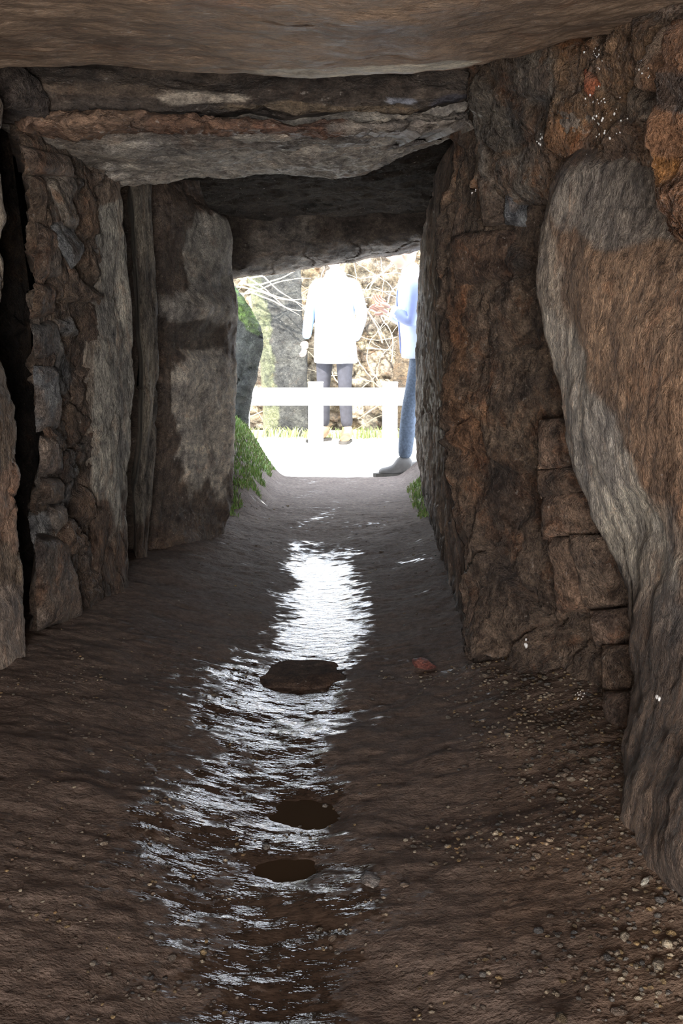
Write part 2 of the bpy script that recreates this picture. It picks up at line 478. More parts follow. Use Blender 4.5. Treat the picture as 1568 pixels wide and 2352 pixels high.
slab("drystone_infill", rows([(20, 225, 3.1), (120, 250, 3.3), (300, 330, 3.75)],
                             [(78, 400, 3.05), (140, 400, 3.2), (240, 410, 3.5)],
                             [(82, 650, 3.05), (140, 650, 3.2), (240, 650, 3.5)],
                             [(90, 900, 3.02), (150, 900, 3.2), (240, 900, 3.5)],
                             [(112, 1020, 3.02), (160, 1020, 3.2), (240, 1020, 3.5)],
                             [(108, 1200, 3.0), (160, 1200, 3.15), (240, 1200, 3.45)],
                             [(90, 1400, 2.95), (145, 1400, 3.1), (230, 1400, 3.35)],
                             [(78, 1640, 2.85), (145, 1600, 3.0), (230, 1540, 3.3)]),
     (-.09, .32, 0), M_RUB, base=BROWN, amp=.018, scale=8, edge=.02, edge_r=.04, warp=.01, seed=13, res=.0075,
     rubble=(.19, .12, .12, .028, RUBP, (.11, .08, .058)), colfn=smear(-.05, .25, .2, .4))
E1 = empty("packing_stones")
BL = (-.06, .2, 0)
for k, (q, dl, dr, col) in enumerate([
    (((102, 500), (150, 490), (205, 570), (178, 605)), 3.12, 3.32, COOL), (((95, 515), (140, 530), (150, 640), (98, 650)), 3.03, 3.17, (.2, .16, .13)),
    (((84, 745), (130, 735), (160, 830), (95, 825)), 3.0, 3.2, (.2, .19, .18)), (((90, 835), (138, 830), (150, 985), (98, 992)), 2.98, 3.15, COOL),
    (((104, 1000), (158, 1002), (158, 1088), (104, 1092)), 2.96, 3.12, (.33, .26, .21)), (((105, 1098), (156, 1098), (150, 1160), (104, 1165)), 2.96, 3.1, (.2, .15, .115)),
    (((120, 1162), (160, 1160), (158, 1205), (140, 1232)), 2.98, 3.1, (.34, .29, .24)), (((92, 1240), (170, 1235), (205, 1420), (90, 1450)), 2.88, 3.15, (.19, .15, .125)),
    (((70, 400), (110, 400), (118, 490), (80, 480)), 3.02, 3.13, (.17, .13, .1)), (((115, 402), (150, 405), (192, 525), (160, 500)), 3.12, 3.28, (.33, .28, .23)),
    (((90, 650), (140, 655), (135, 730), (88, 735)), 3.0, 3.15, (.2, .14, .1)), (((60, 330), (150, 345), (185, 400), (80, 395)), 3.02, 3.25, (.2, .15, .12)),
    ]):
    block(E1, q, dl, dr, tuple(x * .85 for x in col), BL, 40 + k * 1.7)
def mudline(z0, z1, col=MUD):
    def f(p, c):
        t = p.z + .14 * noise.noise(p * 5) + .07 * noise.noise(p * 17)
        return mix(col, c, sstep(z0, z1, t))
    return f
slab("orthostat", rows([(195, 375, 3.45), (245, 390, 3.55), (280, 400, 3.62)],
                       [(192, 520, 3.42), (250, 480, 3.5), (290, 480, 3.6)],
                       [(178, 700, 3.38), (250, 700, 3.48), (310, 680, 3.6)],
                       [(180, 900, 3.36), (250, 900, 3.45), (314, 900, 3.6)],
                       [(182, 1100, 3.32), (250, 1100, 3.42), (300, 1130, 3.6)],
                       [(170, 1300, 3.3), (240, 1300, 3.4), (302, 1290, 3.6)],
                       [(150, 1500, 3.2), (240, 1500, 3.3), (316, 1450, 3.55)]),
     (-.12, .12, 0), M_SCHIST, base=(.37, .35, .31), amp=.018, scale=6, edge=.025, edge_r=.04, warp=.014, seed=14, aniso=(1.3, 1.3, .5), res=.008,
     blobs=[(.3, .06, .8, .10, BROWN, .8), (.05, .5, .15, .5, BROWN, .5)], colfn=mudline(.42, .46))
slab("orthostat", rows([(306, 400, 3.95), (350, 400, 4.05)],
                       [(318, 500, 3.95), (358, 520, 4.05)],
                       [(332, 700, 3.95), (370, 690, 4.05)],
                       [(336, 850, 3.95), (374, 840, 4.05)],
                       [(336, 980, 3.95), (362, 990, 4.05)],
                       [(322, 1120, 3.95), (352, 1130, 4.05)],
                       [(322, 1290, 3.95), (348, 1290, 4.05)],
                       [(330, 1450, 3.9), (354, 1440, 4.0)]),
     (-.08, .3, 0), M_SCHIST, base=(.27, .24, .20), amp=.014, scale=6, edge=.015, edge_r=.03, warp=.008, seed=15, aniso=(1.5, 1.5, .4), res=.009,
     colfn=mudline(.25, .32))
slab("orthostat", rows([(345, 385, 4.25), (400, 385, 4.5), (462, 395, 4.8)],
                       [(348, 450, 4.25), (410, 450, 4.5), (480, 470, 4.8)],
                       [(350, 540, 4.25), (430, 535, 4.5), (538, 520, 4.85)],
                       [(355, 700, 4.25), (440, 700, 4.5), (552, 700, 4.9)],
                       [(358, 850, 4.25), (450, 850, 4.45), (552, 860, 4.9)],
                       [(350, 1000, 4.25), (445, 1000, 4.5), (549, 1000, 4.9)],
                       [(330, 1180, 4.2), (430, 1180, 4.45), (536, 1180, 4.88)],
                       [(315, 1380, 4.1), (420, 1350, 4.35), (522, 1300, 4.8)]),
     (-.3, .08, 0), M_SLABU, base=(.125, .097, .079), amp=.018, scale=4, edge=.03, edge_r=.07, warp=.012, seed=16, res=.009, crack=.004, jagk=.7,
     bumps=[(.55, .44, .5, .04, .06), (.4, .2, .5, .16, .04), (.6, .52, .3, .03, -.04)],
     blobs=[(.78, .33, .40, .12, (.36, .34, .305), .97), (.55, .435, .55, .04, (.40, .37, .33), .9), (.68, .65, .46, .16, (.58, .53, .46), 1.0),
            (.45, .12, .6, .10, (.11, .082, .066), .9), (.55, .495, .42, .03, (.10, .08, .065), .9)],
     colfn=mudline(.18, .24))

# ---------------------------------------------------------------- right wall stones
RB = Vector((.22, .04, 0))
slab("orthostat", rows([(1075, 225, 3.3), (1012, 360, 4.4), (964, 545, 6.3)],
                       [(1055, 480, 3.25), (1002, 560, 4.4), (961, 640, 6.25)],
                       [(1050, 720, 3.2), (998, 740, 4.4), (957, 760, 6.2)],
                       [(1058, 950, 3.2), (998, 900, 4.35), (954, 900, 6.15)],
                       [(1070, 1180, 3.15), (1006, 1100, 4.3), (959, 1030, 6.05)],
                       [(1085, 1400, 3.0), (1018, 1250, 4.2), (970, 1120, 5.9)],
                       [(1095, 1600, 2.75), (1045, 1440, 3.55), (992, 1235, 5.2)]),
     (.28, .02, 0), M_SCHIST, base=(.34, .25, .195), amp=.025, scale=5, edge=.03, edge_r=.08, warp=.014, seed=21, aniso=(1.3, 1.0, .5), res=.010,
     blobs=[(.05, .3, .15, .25, BROWN, .7), (.4, .4, .25, .25, (.38, .31, .25), .5), (.2, .75, .2, .2, (.27, .18, .13), .6)], colfn=mudline(.1, .2))
slab("drystone_infill", rows([(1040, 120, 3.3), (1160, 120, 3.0), (1330, 100, 2.8)],
                             [(1040, 300, 3.3), (1150, 300, 3.0), (1300, 300, 2.8)],
                             [(1010, 480, 3.4), (1120, 480, 3.1), (1280, 480, 2.85)],
                             [(1008, 700, 3.35), (1125, 700, 3.05), (1290, 700, 2.8)],
                             [(1020, 950, 3.3), (1150, 950, 3.0), (1350, 950, 2.7)],
                             [(1040, 1200, 3.2), (1210, 1200, 2.9), (1450, 1200, 2.55)],
                             [(1065, 1420, 3.05), (1250, 1430, 2.75), (1500, 1430, 2.45)],
                             [(1080, 1600, 2.85), (1280, 1620, 2.55), (1520, 1620, 2.3)],
                             [(1100, 1760, 2.6), (1290, 1800, 2.35), (1520, 1850, 2.1)]),
     RB, M_RUB, base=BROWN, amp=.03, scale=6, edge=.0, warp=.01, seed=22, res=.008, aniso=(1.2, 1.2, .6), H=.65,
     rubble=(.36, .26, .10, .024, [(.2, .145, .105), (.23, .15, .10), (.17, .125, .095), (.23, .17, .12), (.10, .085, .075)], (.15, .105, .075)), colfn=smear(.0, .4, .45, .7, (.155, .112, .085), .55))
BR = (.2, .1, 0)
for k, (q, dl, dr, col) in enumerate([
    (((1222, 965), (1300, 962), (1308, 1086), (1222, 1084)), 2.70, 2.60, (.33, .225, .165)),
    (((1218, 1080), (1314, 1078), (1336, 1148), (1226, 1148)), 2.69, 2.57, (.26, .175, .125)),
    (((1232, 1140), (1348, 1138), (1374, 1246), (1238, 1244)), 2.67, 2.52, (.28, .19, .138)),
    (((1248, 1238), (1300, 1240), (1336, 1416), (1268, 1414)), 2.64, 2.54, (.24, .16, .115)),
    (((1296, 1236), (1390, 1236), (1420, 1412), (1330, 1414)), 2.55, 2.44, (.30, .215, .16)),
    (((1340, 1404), (1420, 1400), (1438, 1498), (1358, 1498)), 2.47, 2.38, (.23, .16, .123)),
    (((1356, 1488), (1445, 1484), (1460, 1602), (1370, 1602)), 2.39, 2.29, (.28, .19, .135)),
    (((1366, 1592), (1446, 1590), (1446, 1725), (1388, 1728)), 2.31, 2.21, (.20, .14, .108)),
    (((1145, 372), (1182, 366), (1192, 525), (1148, 520)), 2.98, 2.92, (.26, .27, .285)),
    (((1068, 215), (1130, 180), (1150, 290), (1098, 298)), 3.0, 2.9, (.24, .2, .16)),
    (((1262, 232), (1390, 222), (1402, 350), (1285, 362)), 2.54, 2.38, (.25, .205, .17)),
    (((1322, 155), (1445, 160), (1440, 232), (1322, 230)), 2.42, 2.28, (.42, .14, .07)),
    (((1428, 205), (1488, 190), (1500, 330), (1445, 345)), 2.26, 2.17, (.27, .21, .16)),
    (((1165, 160), (1290, 110), (1300, 215), (1190, 235)), 2.74, 2.54, (.22, .175, .14)),
    (((1420, 110), (1520, 100), (1500, 185), (1430, 195)), 2.26, 2.14, (.22, .18, .145)),
    (((1085, 400), (1135, 385), (1140, 500), (1095, 520)), 3.02, 2.96, (.24, .19, .15)),
    (((1020, 545), (1160, 525), (1165, 650), (1040, 660)), 3.20, 2.98, (.17, .11, .078)),
    ]):
    block(E1, q, dl, dr, tuple(x * .9 for x in col), BR, 80 + k * 2.3)
slab("drystone_infill", rows([(1045, 60, 3.0), (1300, 40, 2.5), (1480, 20, 2.15), (1680, 0, 1.85)],
                             [(1060, 180, 3.0), (1300, 180, 2.5), (1480, 180, 2.15), (1680, 180, 1.85)],
                             [(1075, 330, 3.05), (1300, 330, 2.55), (1480, 330, 2.2), (1680, 330, 1.9)],
                             [(1090, 480, 3.1), (1300, 480, 2.65), (1480, 480, 2.3), (1680, 480, 2.0)]),
     RB, M_WET, base=BROWN, amp=.024, scale=7, edge=.02, warp=.012, seed=24, res=.0075, H=.65,
     rubble=(.24, .18, .12, .028, [(.24, .19, .15), BROWN, (.27, .2, .15), (.27, .23, .19), (.2, .17, .14), (.24, .15, .09)], (.14, .10, .07)),
     colfn=smear(.05, .45, .2, .4, (.2, .14, .10), .5))
LC = [2.6, 2.6, 2.55, 2.5, 2.45, 2.4, 2.32, 2.24, 2.14, 2.05, 1.95, 1.85]
LX = [(1255, 330), (1200, 490), (1206, 640), (1232, 790), (1270, 950), (1322, 1100), (1385, 1260), (1418, 1450), (1448, 1580), (1418, 1720), (1412, 1850), (1430, 2060)]
R2 = []
for k, ((px, py), d) in enumerate(zip(LX, LC)):
    R2.append([S(px, py, d), S(px * .55 + 1680 * .45 - 30, py, d - .30 - .05 * (k < 6)), S(1640, py, d - .52 - .08 * (k < 6)), S(1800, py + 60, d - .72 - .1 * (k < 6))])
def r2col(p, c):
    return mix((.165, .118, .09), c, sstep(.40, .66, p.z + .12 * noise.noise(p * 4) + .05 * noise.noise(p * 15)))
slab("orthostat", R2, (.22, .06, 0), M_SCHIST, base=(.225, .155, .11), amp=.022, scale=4, edge=.05, edge_r=.09, warp=.014, seed=25, aniso=(1, 1, .75), res=.0075, crack=.003, H=.7, jagk=.6,
     bumps=[(.1, .45, .15, .3, .02), (.45, .28, .3, .15, .03)],
     blobs=[(.06, .20, .14, .14, (.42, .35, .285), .9), (.10, .34, .15, .12, (.54, .48, .41), .95), (.18, .46, .19, .12, (.60, .54, .47), 1.0), (.26, .56, .22, .10, (.58, .53, .45), 1.0), (.36, .66, .18, .08, (.47, .41, .35), .95),
            (.45, .22, .25, .13, (.36, .235, .155), .9), (.5, .42, .12, .12, (.28, .17, .105), .6), (.45, .07, .35, .07, (.36, .32, .28), .85)],
     colfn=r2col)
slab("orthostat", rows([(1530, 60, 1.85), (1600, 60, 1.7), (1720, 60, 1.5)],
                       [(1522, 200, 1.85), (1600, 200, 1.7), (1720, 200, 1.5)],
                       [(1492, 340, 1.85), (1590, 340, 1.7), (1720, 340, 1.5)],
                       [(1505, 450, 1.85), (1590, 450, 1.7), (1720, 450, 1.5)],
                       [(1545, 580, 1.85), (1600, 580, 1.7), (1720, 580, 1.5)]),
     (.2, .1, 0), M_WET, base=(.24, .13, .075), amp=.03, scale=9, edge=.03, edge_r=.04, warp=.02, seed=26, res=.007,
     blobs=[(.2, .30, .3, .10, DARK, .9), (.1, .62, .25, .10, (.40, .19, .06), .7)])

# ---------------------------------------------------------------- loose stones & gravel
def rockmesh(c, r, sx, sy, sz, seed, sub=2):
    bm = bmesh.new(); bmesh.ops.create_icosphere(bm, subdivisions=sub, radius=1)
    vs = []; rot = Matrix.Rotation(seed * 2.4, 3, 'Z')
    for v in bm.verts:
        k = 1 + .45 * noise.noise(v.co * 1.3 + Vector((seed * 7.7, seed, 0))) + .18 * noise.noise(v.co * 3.5 + Vector((seed, 0, 5)))
        p = Vector((v.co.x * sx, v.co.y * sy, v.co.z * sz)) * k * r
        vs.append(rot @ p + Vector(c))
    fs = [tuple(v.index for v in f.verts) for f in bm.faces]
    bm.free()
    return vs, fs
def floorhit(px, py):
    d = 1.2
    while d < 7:
        p = S(px, py, d)
        if p.z < floor_z(p.x, p.y): return p
        d += .01
    return p
def loose(name, px, py, r, s, col, seed, sub=4, dz=0.0, mat=None):
    p = floorhit(px, py)
    vs, fs = rockmesh((p.x, p.y, floor_z(p.x, p.y) + dz), r, *s, seed, sub)
    make_obj(name, vs, fs, mat or M_STONE, [col] * len(vs))
loose("flat_rock", 705, 1562, .175, (1.1, .85, .15), (.095, .066, .052), 0.05, 5, -.006, M_DRY)
loose("red_stone", 972, 1532, .036, (1, .6, .5), (.36, .13, .10), 1, 3, .006)
loose("white_stone", 1480, 2032, .010, (1.3, .5, .5), (.8, .78, .7), 3, 3, .006)
loose("pale_stone", 850, 2030, .020, (1.2, .8, .3), (.22, .20, .19), 6, 3, .003)
V = []; Fc = []; C = []
PEB = [(.16, .12, .09), (.19, .15, .115), (.12, .09, .07), (.28, .235, .18), (.26, .18, .09), (.15, .14, .13), (.34, .29, .22)]
def scatter(n, xr, yr, rr, prob=None):
    for k in range(n):
        x = random.uniform(*xr); y = random.uniform(*yr)
        if prob and random.random() > prob(x, y): continue
        r = random.uniform(*rr) * (1.9 if random.random() < .05 else 1)
        sd = random.random() * 50
        vs, fs = rockmesh((x, y, floor_z(x, y) + r * .2), r, 1.3, .9, .55, sd, 1)
        o = len(V); V.extend(vs); Fc.extend([tuple(i + o for i in f) for f in fs])
        C.extend([random.choice(PEB)] * len(vs))
pr = lambda x, y: sstep(.2, .55, x + .35 * noise.noise(Vector((x * 4, y * 4, 0))))
scatter(6500, (.1, .9), (1.15, 2.9), (.002, .0058), pr)
scatter(1500, (-.9, -.2), (1.1, 3.0), (.002, .0042), lambda x, y: sstep(-.05, .3, noise.noise(Vector((x * 5, y * 5, 3)))) + .1)
scatter(800, (-.4, .35), (1.1, 2.2), (.002, .005), lambda x, y: sstep(0, .3, noise.noise(Vector((x * 6, y * 6, 8)))) + .05)
scatter(300, (-.6, .5), (2.5, 6.0), (.002, .006), lambda x, y: abs(chan(x, y)) > .2)
make_obj("gravel", V, Fc, M_STONE, C)

bpy.context.view_layer.update()
dg = bpy.context.evaluated_depsgraph_get(); dg.update()
V = []; Fc = []; C = []
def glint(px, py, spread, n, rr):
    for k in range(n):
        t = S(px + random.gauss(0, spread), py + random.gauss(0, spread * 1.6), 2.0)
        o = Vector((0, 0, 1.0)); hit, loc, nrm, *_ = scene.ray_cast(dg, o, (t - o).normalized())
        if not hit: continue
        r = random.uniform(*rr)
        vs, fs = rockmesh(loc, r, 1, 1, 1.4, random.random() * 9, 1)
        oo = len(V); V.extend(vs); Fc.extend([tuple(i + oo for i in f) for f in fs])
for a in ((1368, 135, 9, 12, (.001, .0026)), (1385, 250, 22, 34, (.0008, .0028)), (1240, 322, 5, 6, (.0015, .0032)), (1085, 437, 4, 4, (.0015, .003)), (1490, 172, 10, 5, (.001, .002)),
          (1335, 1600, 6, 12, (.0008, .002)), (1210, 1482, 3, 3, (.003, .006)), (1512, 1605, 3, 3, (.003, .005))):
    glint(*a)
make_obj("glint_specks", V, Fc, flat_mat("glint_white", (.8, .78, .76), .2, .05), None)  # painted glints: white specks in place of shining water drops

# ---------------------------------------------------------------- outside
mg = flat_mat("pale_gravel_path", (.66, .62, .57), .85, .12, 30.0)
make_obj("ground", [(-12, 6.72, -.012), (12, 6.72, -.012), (12, 30, -.012), (-12, 30, -.012)], [(0, 1, 2, 3)], mg, smooth=False)

RW = [(.40, .35, .25), (.5, .43, .33), (.28, .24, .19), (.54, .49, .38), (.32, .27, .18)]
slab("drystone_boundary_wall", [[Vector((x, 11.2 + .1 * (z < .3), z + (.15 * math.sin(x * 1.7) if z > 1 else 0))) for x in (-5, -3.5, -2, -1, 0, 1, 2, 3.5, 5)] for z in (2.0, 1.4, .8, .3, -.1)],
     (0, .5, 0), M_RUB, base=(.4, .35, .28), amp=.04, res=.03, edge=.03, seed=31, rubble=(.22, .13, .15, .07, RW, (.14, .11, .07)))
slab("standing_stone", rows([(560, 600, 10.6), (690, 600, 10.6)], [(585, 720, 10.55), (695, 700, 10.55)], [(600, 850, 10.55), (705, 850, 10.55)], [(610, 1018, 10.5), (712, 1018, 10.5)]),
     (-.05, .25, 0), M_STONE, base=(.06, .062, .058), amp=.03, res=.02, seed=32, scale=4, blobs=[(.1, .5, .2, .8, (.16, .18, .10), .8)])
slab("standing_stone", rows([(925, 700, 10.7), (1000, 700, 10.7)], [(905, 850, 10.7), (1000, 850, 10.7)], [(890, 1015, 10.65), (1000, 1015, 10.65)]),
     (0, .25, 0), M_STONE, base=(.14, .105, .065), amp=.03, res=.02, seed=33, scale=4)
slab("mossy_boulder", rows([(440, 690, 7.35), (510, 640, 7.3), (556, 690, 7.2)], [(440, 760, 7.3), (510, 740, 7.25), (594, 765, 7.15)],
                           [(440, 860, 7.3), (510, 850, 7.2), (590, 850, 7.15)], [(440, 960, 7.3), (510, 950, 7.2), (566, 950, 7.15)], [(440, 1080, 7.3), (510, 1080, 7.2), (556, 1080, 7.1)]),
     (-.05, .4, 0), M_STONE, base=(.08, .088, .08), amp=.03, res=.012, seed=34, edge=.05, blobs=[(.7, .08, .5, .08, (.14, .26, .05), .95), (.9, .16, .15, .14, (.18, .30, .06), .7)])

mv = flat_mat("dry_vine_bark", (.52, .44, .31), .8, .3, 15.0)
cu = bpy.data.curves.new("bare_vines", 'CURVE'); cu.dimensions = '3D'; cu.bevel_depth = .008; cu.bevel_resolution = 1
for k in range(130):
    sp = cu.splines.new('POLY'); n = 22
    x = random.uniform(-3, 3); z = random.uniform(.0, 1.6)
    yy = random.uniform(10.78, 11.05)
    ang = random.choice([random.gauss(1.5, .2), random.gauss(1.6, .25), random.gauss(.2, .25), random.gauss(2.9, .25)])
    sp.points.add(n - 1)
    for i in range(n):
        sp.points[i].co = (x, yy, max(.02, min(2.25, z)), 1)
        sp.points[i].radius = (1 - i / n) * random.uniform(.6, 1.2) + .2
        ang += random.gauss(0, .22)
        x += math.cos(ang) * .055; z += math.sin(ang) * .055; yy += random.gauss(0, .01)
for k in range(9):
    sp = cu.splines.new('POLY'); n = 12; sp.points.add(n - 1)
    x = -1.1 + random.uniform(0, .2); z = random.uniform(1.45, 1.75); ang = random.gauss(-.15, .15)
    for i in range(n):
        sp.points[i].co = (x, 10.3, z, 1); sp.points[i].radius = 1 - i / n + .2
        ang += random.gauss(0, .12); x += math.cos(ang) * .07; z += math.sin(ang) * .07
cu.materials.append(mv)
scene.collection.objects.link(bpy.data.objects.new("bare_vines", cu))

def blades(name, fn, n, mat_cols, hr, wr):
    V = []; Fc = []; C = []
    for k in range(n):
        p = fn()
        if p is None: continue
        h = random.uniform(*hr); w = random.uniform(*wr)
        a = random.uniform(0, 6.28); dx, dy = math.cos(a) * w, math.sin(a) * w
        b2 = random.uniform(0, 6.28); l = h * random.uniform(.2, .8)
        tx, ty = math.cos(b2) * l, math.sin(b2) * l
        o = len(V)
        V += [(p[0] - dx, p[1] - dy, p[2] - .01), (p[0] + dx, p[1] + dy, p[2] - .01),
              (p[0] + dx * .8 + tx * .4, p[1] + dy * .8 + ty * .4, p[2] + h * .6), (p[0] - dx * .8 + tx * .4, p[1] - dy * .8 + ty * .4, p[2] + h * .6),
              (p[0] + tx, p[1] + ty, p[2] + h)]
        Fc += [(o, o + 1, o + 2, o + 3), (o + 3, o + 2, o + 4)]
        C += [random.choice(mat_cols)] * 5
    m, nt, b = new_mat(name + "_leaf")
    at = N(nt, 'ShaderNodeAttribute', attribute_name="Col")
    nt.links.new(at.outputs['Color'], b.inputs['Base Color']); b.inputs['Roughness'].default_value = .5
    make_obj(name, V, Fc, m, C)
GR = [(.17, .31, .07), (.26, .44, .11), (.13, .23, .06), (.34, .48, .16), (.34, .34, .16)]
def gl():
    x = random.uniform(-.80, -.44); y = random.uniform(5.35, 7.25)
    lim = -.50 if y > 5.9 else -.57
    if x > lim + .07 * noise.noise(Vector((x * 3, y * 6, 0))): return None
    return (x, y, floor_z(x, y))
blades("grass_clump", gl, 9000, GR, (.010, .034), (.0015, .0035))
def gr():
    x = random.uniform(.40, .62); y = random.uniform(5.3, 6.6)
    if x < .43 + .03 * noise.noise(Vector((x * 3, y * 8, 0))): return None
    return (x, y, floor_z(x, y))
blades("grass_clump", gr, 2200, GR, (.010, .036), (.0015, .0035))
blades("weeds", lambda: (random.gauss(0, 1.4), random.uniform(10.25, 10.5), 0), 900, [(.3, .4, .12), (.5, .48, .2), (.25, .3, .1)], (.04, .12), (.004, .01))

mwh = flat_mat("white_paint", (.84, .84, .82), .5, .03, 8.0, .05)
bm = bmesh.new()
def box(bm, x0, x1, y0, y1, z0, z1):
    r = bmesh.ops.create_cube(bm, size=1)
    for v in r['verts']:
        v.co = Vector(((x0 + x1) / 2 + v.co.x * (x1 - x0), (y0 + y1) / 2 + v.co.y * (y1 - y0), (z0 + z1) / 2 + v.co.z * (z1 - z0)))
FD = 9.55
px0 = S(725, 950, FD).x; stp = S(895, 950, FD).x - px0
zt = S(725, 880, FD).z; zr1 = S(725, 890, FD).z; zr0 = S(725, 930, FD).z
for k in range(-5, 6):
    xx = px0 + k * stp
    box(bm, xx - .07, xx + .07, FD - .07, FD + .07, -.1, zt)
    box(bm, xx - .075, xx + .075, FD - .075, FD + .075, zt, zt + .012)
box(bm, px0 - 5.2 * stp, px0 + 5.2 * stp, FD - .10, FD - .065, zr0, zr1)
bmesh.ops.bevel(bm, geom=bm.edges[:], offset=.005, segments=2, affect='EDGES')
me = bpy.data.meshes.new("white_fence"); bm.to_mesh(me); bm.free(); me.materials.append(mwh)
scene.collection.objects.link(bpy.data.objects.new("white_fence", me))

# ---------------------------------------------------------------- people
def skin_part(name, pts, edges, root, mats, matfn=None, levels=2, parent=None):
    me = bpy.data.meshes.new(name)
    keys = list(pts.keys()); idx = {k: i for i, k in enumerate(keys)}
    me.from_pydata([pts[k][0] for k in keys], [(idx[a], idx[b]) for a, b in edges], [])
    o = bpy.data.objects.new(name, me); scene.collection.objects.link(o)
    md = o.modifiers.new("skin", 'SKIN'); md.use_smooth_shade = True
    sv = me.skin_vertices[0].data
    for k in keys:
        r = pts[k][1]
        sv[idx[k]].radius = r if isinstance(r, tuple) else (r, r)
        sv[idx[k]].use_root = (k == root)
    ss = o.modifiers.new("sub", 'SUBSURF'); ss.levels = levels; ss.render_levels = levels
    dg = bpy.context.evaluated_depsgraph_get()
    m2 = bpy.data.meshes.new_from_object(o.evaluated_get(dg))
    o.modifiers.clear(); o.data = m2
    m2.materials.clear()
    for m in mats: m2.materials.append(m)
    for p in m2.polygons:
        p.use_smooth = True
        p.material_index = matfn(p.center) if matfn else 0
    if parent: o.parent = parent
    return o

def loft(name, rings, mat, parent, cap=True, K=32, fold=.006):
    V = []; Fc = []
    for j, (cx, cy, cz, rx, ry) in enumerate(rings):
        for k in range(K):
            t = k / K * 2 * math.pi
            f = 1 + fold / max(rx, .01) * (math.sin(t * 5 + cz * 9) + noise.noise(Vector((math.cos(t) * 2, math.sin(t) * 2, cz * 8))) * 1.5)
            V.append((cx + rx * f * math.cos(t), cy + ry * f * math.sin(t), cz))
    for j in range(len(rings) - 1):
        for k in range(K):
            a = j * K + k; b = j * K + (k + 1) % K
            Fc.append((a, b, b + K, a + K))
    if cap:
        Fc.append(tuple(range(K))[::-1]); Fc.append(tuple(range((len(rings) - 1) * K, len(rings) * K)))
    o = make_obj(name, V, Fc, mat); o.parent = parent
    o.modifiers.new("sub", 'SUBSURF').levels = 1
    return o

def head(parent, c, skin, hairm, hat=False, yaw=0.0, tilt=0.0):
    R = Matrix.Rotation(yaw, 3, 'Z') @ Matrix.Rotation(tilt, 3, 'X')
    c = Vector(c)
    bmh = bmesh.new(); bmesh.ops.create_uvsphere(bmh, u_segments=40, v_segments=28, radius=1)
    V = []
    for v in bmh.verts:
        d = v.co.normalized(); p = Vector((d.x * .076, d.y * .096, d.z * .118))
        if d.z < -.2: p.x *= 1 - .28 * (-d.z - .2)
        fr = -d.y
        if fr > 0:
            p.y -= .030 * math.exp(-(d.x / .13) ** 2 - ((d.z + .12) / .16) ** 2)
            p.y -= .010 * math.exp(-(d.x / .3) ** 2 - ((d.z + .45) / .10) ** 2)
            p.y -= .014 * math.exp(-(d.x / .3) ** 2 - ((d.z + .85) / .15) ** 2)
            for s in (-1, 1):
                p.y += .014 * math.exp(-((d.x - s * .40) / .16) ** 2 - ((d.z - .06) / .11) ** 2)
            p.y -= .006 * math.exp(-((d.z - .24) / .08) ** 2)
        V.append(c + R @ p)
    o = make_obj("head", V, [tuple(v.index for v in f.verts) for f in bmh.faces], skin); o.parent = parent
    V2 = []; keep = set()
    for v in bmh.verts:
        d = v.co
        lim = (.42 if d.y < -.1 else (.0 if d.y < .25 else -.55)) if not hat else .22
        k = 1.12 + .04 * noise.noise(d * 5) + (.06 if hat else 0)
        V2.append(c + R @ Vector((d.x * .078 * k, d.y * .097 * k + .004, d.z * .118 * k)))
        if d.z > lim: keep.add(v.index)
    fs = [tuple(v.index for v in f.verts) for f in bmh.faces if all(v.index in keep for v in f.verts)]
    o = make_obj("hat" if hat else "hair", V2, fs, hairm); o.parent = parent
    s = o.modifiers.new("sol", 'SOLIDIFY'); s.thickness = .012
    bmh.free()
    eye = flat_mat("eye", (.05, .04, .03), .2); lip = flat_mat("lip", (.45, .2, .17), .5)
    for nm, q, sz, m in (("eye_l", (-.030, -.080, .007), (.011, .007, .006), eye), ("eye_r", (.030, -.080, .007), (.011, .007, .006), eye),
                         ("mouth", (0, -.098, -.053), (.022, .006, .005), lip), ("ear_l", (-.078, .0, -.005), (.010, .018, .03), skin), ("ear_r", (.078, .0, -.005), (.010, .018, .03), skin)):
        vs, fs = rockmesh((0, 0, 0), 1, *sz, 0, 2)
        o = make_obj(nm, [c + R @ (v + Vector(q)) for v in vs], fs, m); o.parent = parent

def hand(name, w, d, side, skin, parent, curl=.5):
    w = Vector(w); d = Vector(d).normalized(); s = Vector(side); s = (s - d * s.dot(d)).normalized(); nrm = d.cross(s).normalized()
    pts = {'w': (w, (.024, .018)), 'p': (w + d * .045, (.036, .016)), 'k': (w + d * .085, (.038, .014))}
    skin_part(name, pts, [('w', 'p'), ('p', 'k')], 'w', [skin], parent=parent)
    for i, (L, of) in enumerate(((.072, .029), (.082, .010), (.076, -.010), (.058, -.028))):
        b0 = w + d * .07 + s * of
        p1 = b0 + d * (.02 + L * .4); c1 = (d * math.cos(curl) + nrm * math.sin(curl)); c2 = (d * math.cos(curl * 2) + nrm * math.sin(curl * 2))
        p2 = p1 + c1 * L * .33; p3 = p2 + c2 * L * .27
        skin_part(name + "_finger_%d" % i, {'a': (b0, .009), 'b': (p1, .0088), 'c': (p2, .008), 'd': (p3, .0065)}, [('a', 'b'), ('b', 'c'), ('c', 'd')], 'a', [skin], parent=parent)
    t0 = w + d * .025 + s * .022; t1 = t0 + (d * .7 + s * .8).normalized() * .04; t2 = t1 + (d + s * .3 + nrm * .2).normalized() * .032
    skin_part(name + "_thumb", {'a': (t0, .012), 'b': (t1, .0105), 'c': (t2, .008)}, [('a', 'b'), ('b', 'c')], 'a', [skin], parent=parent)

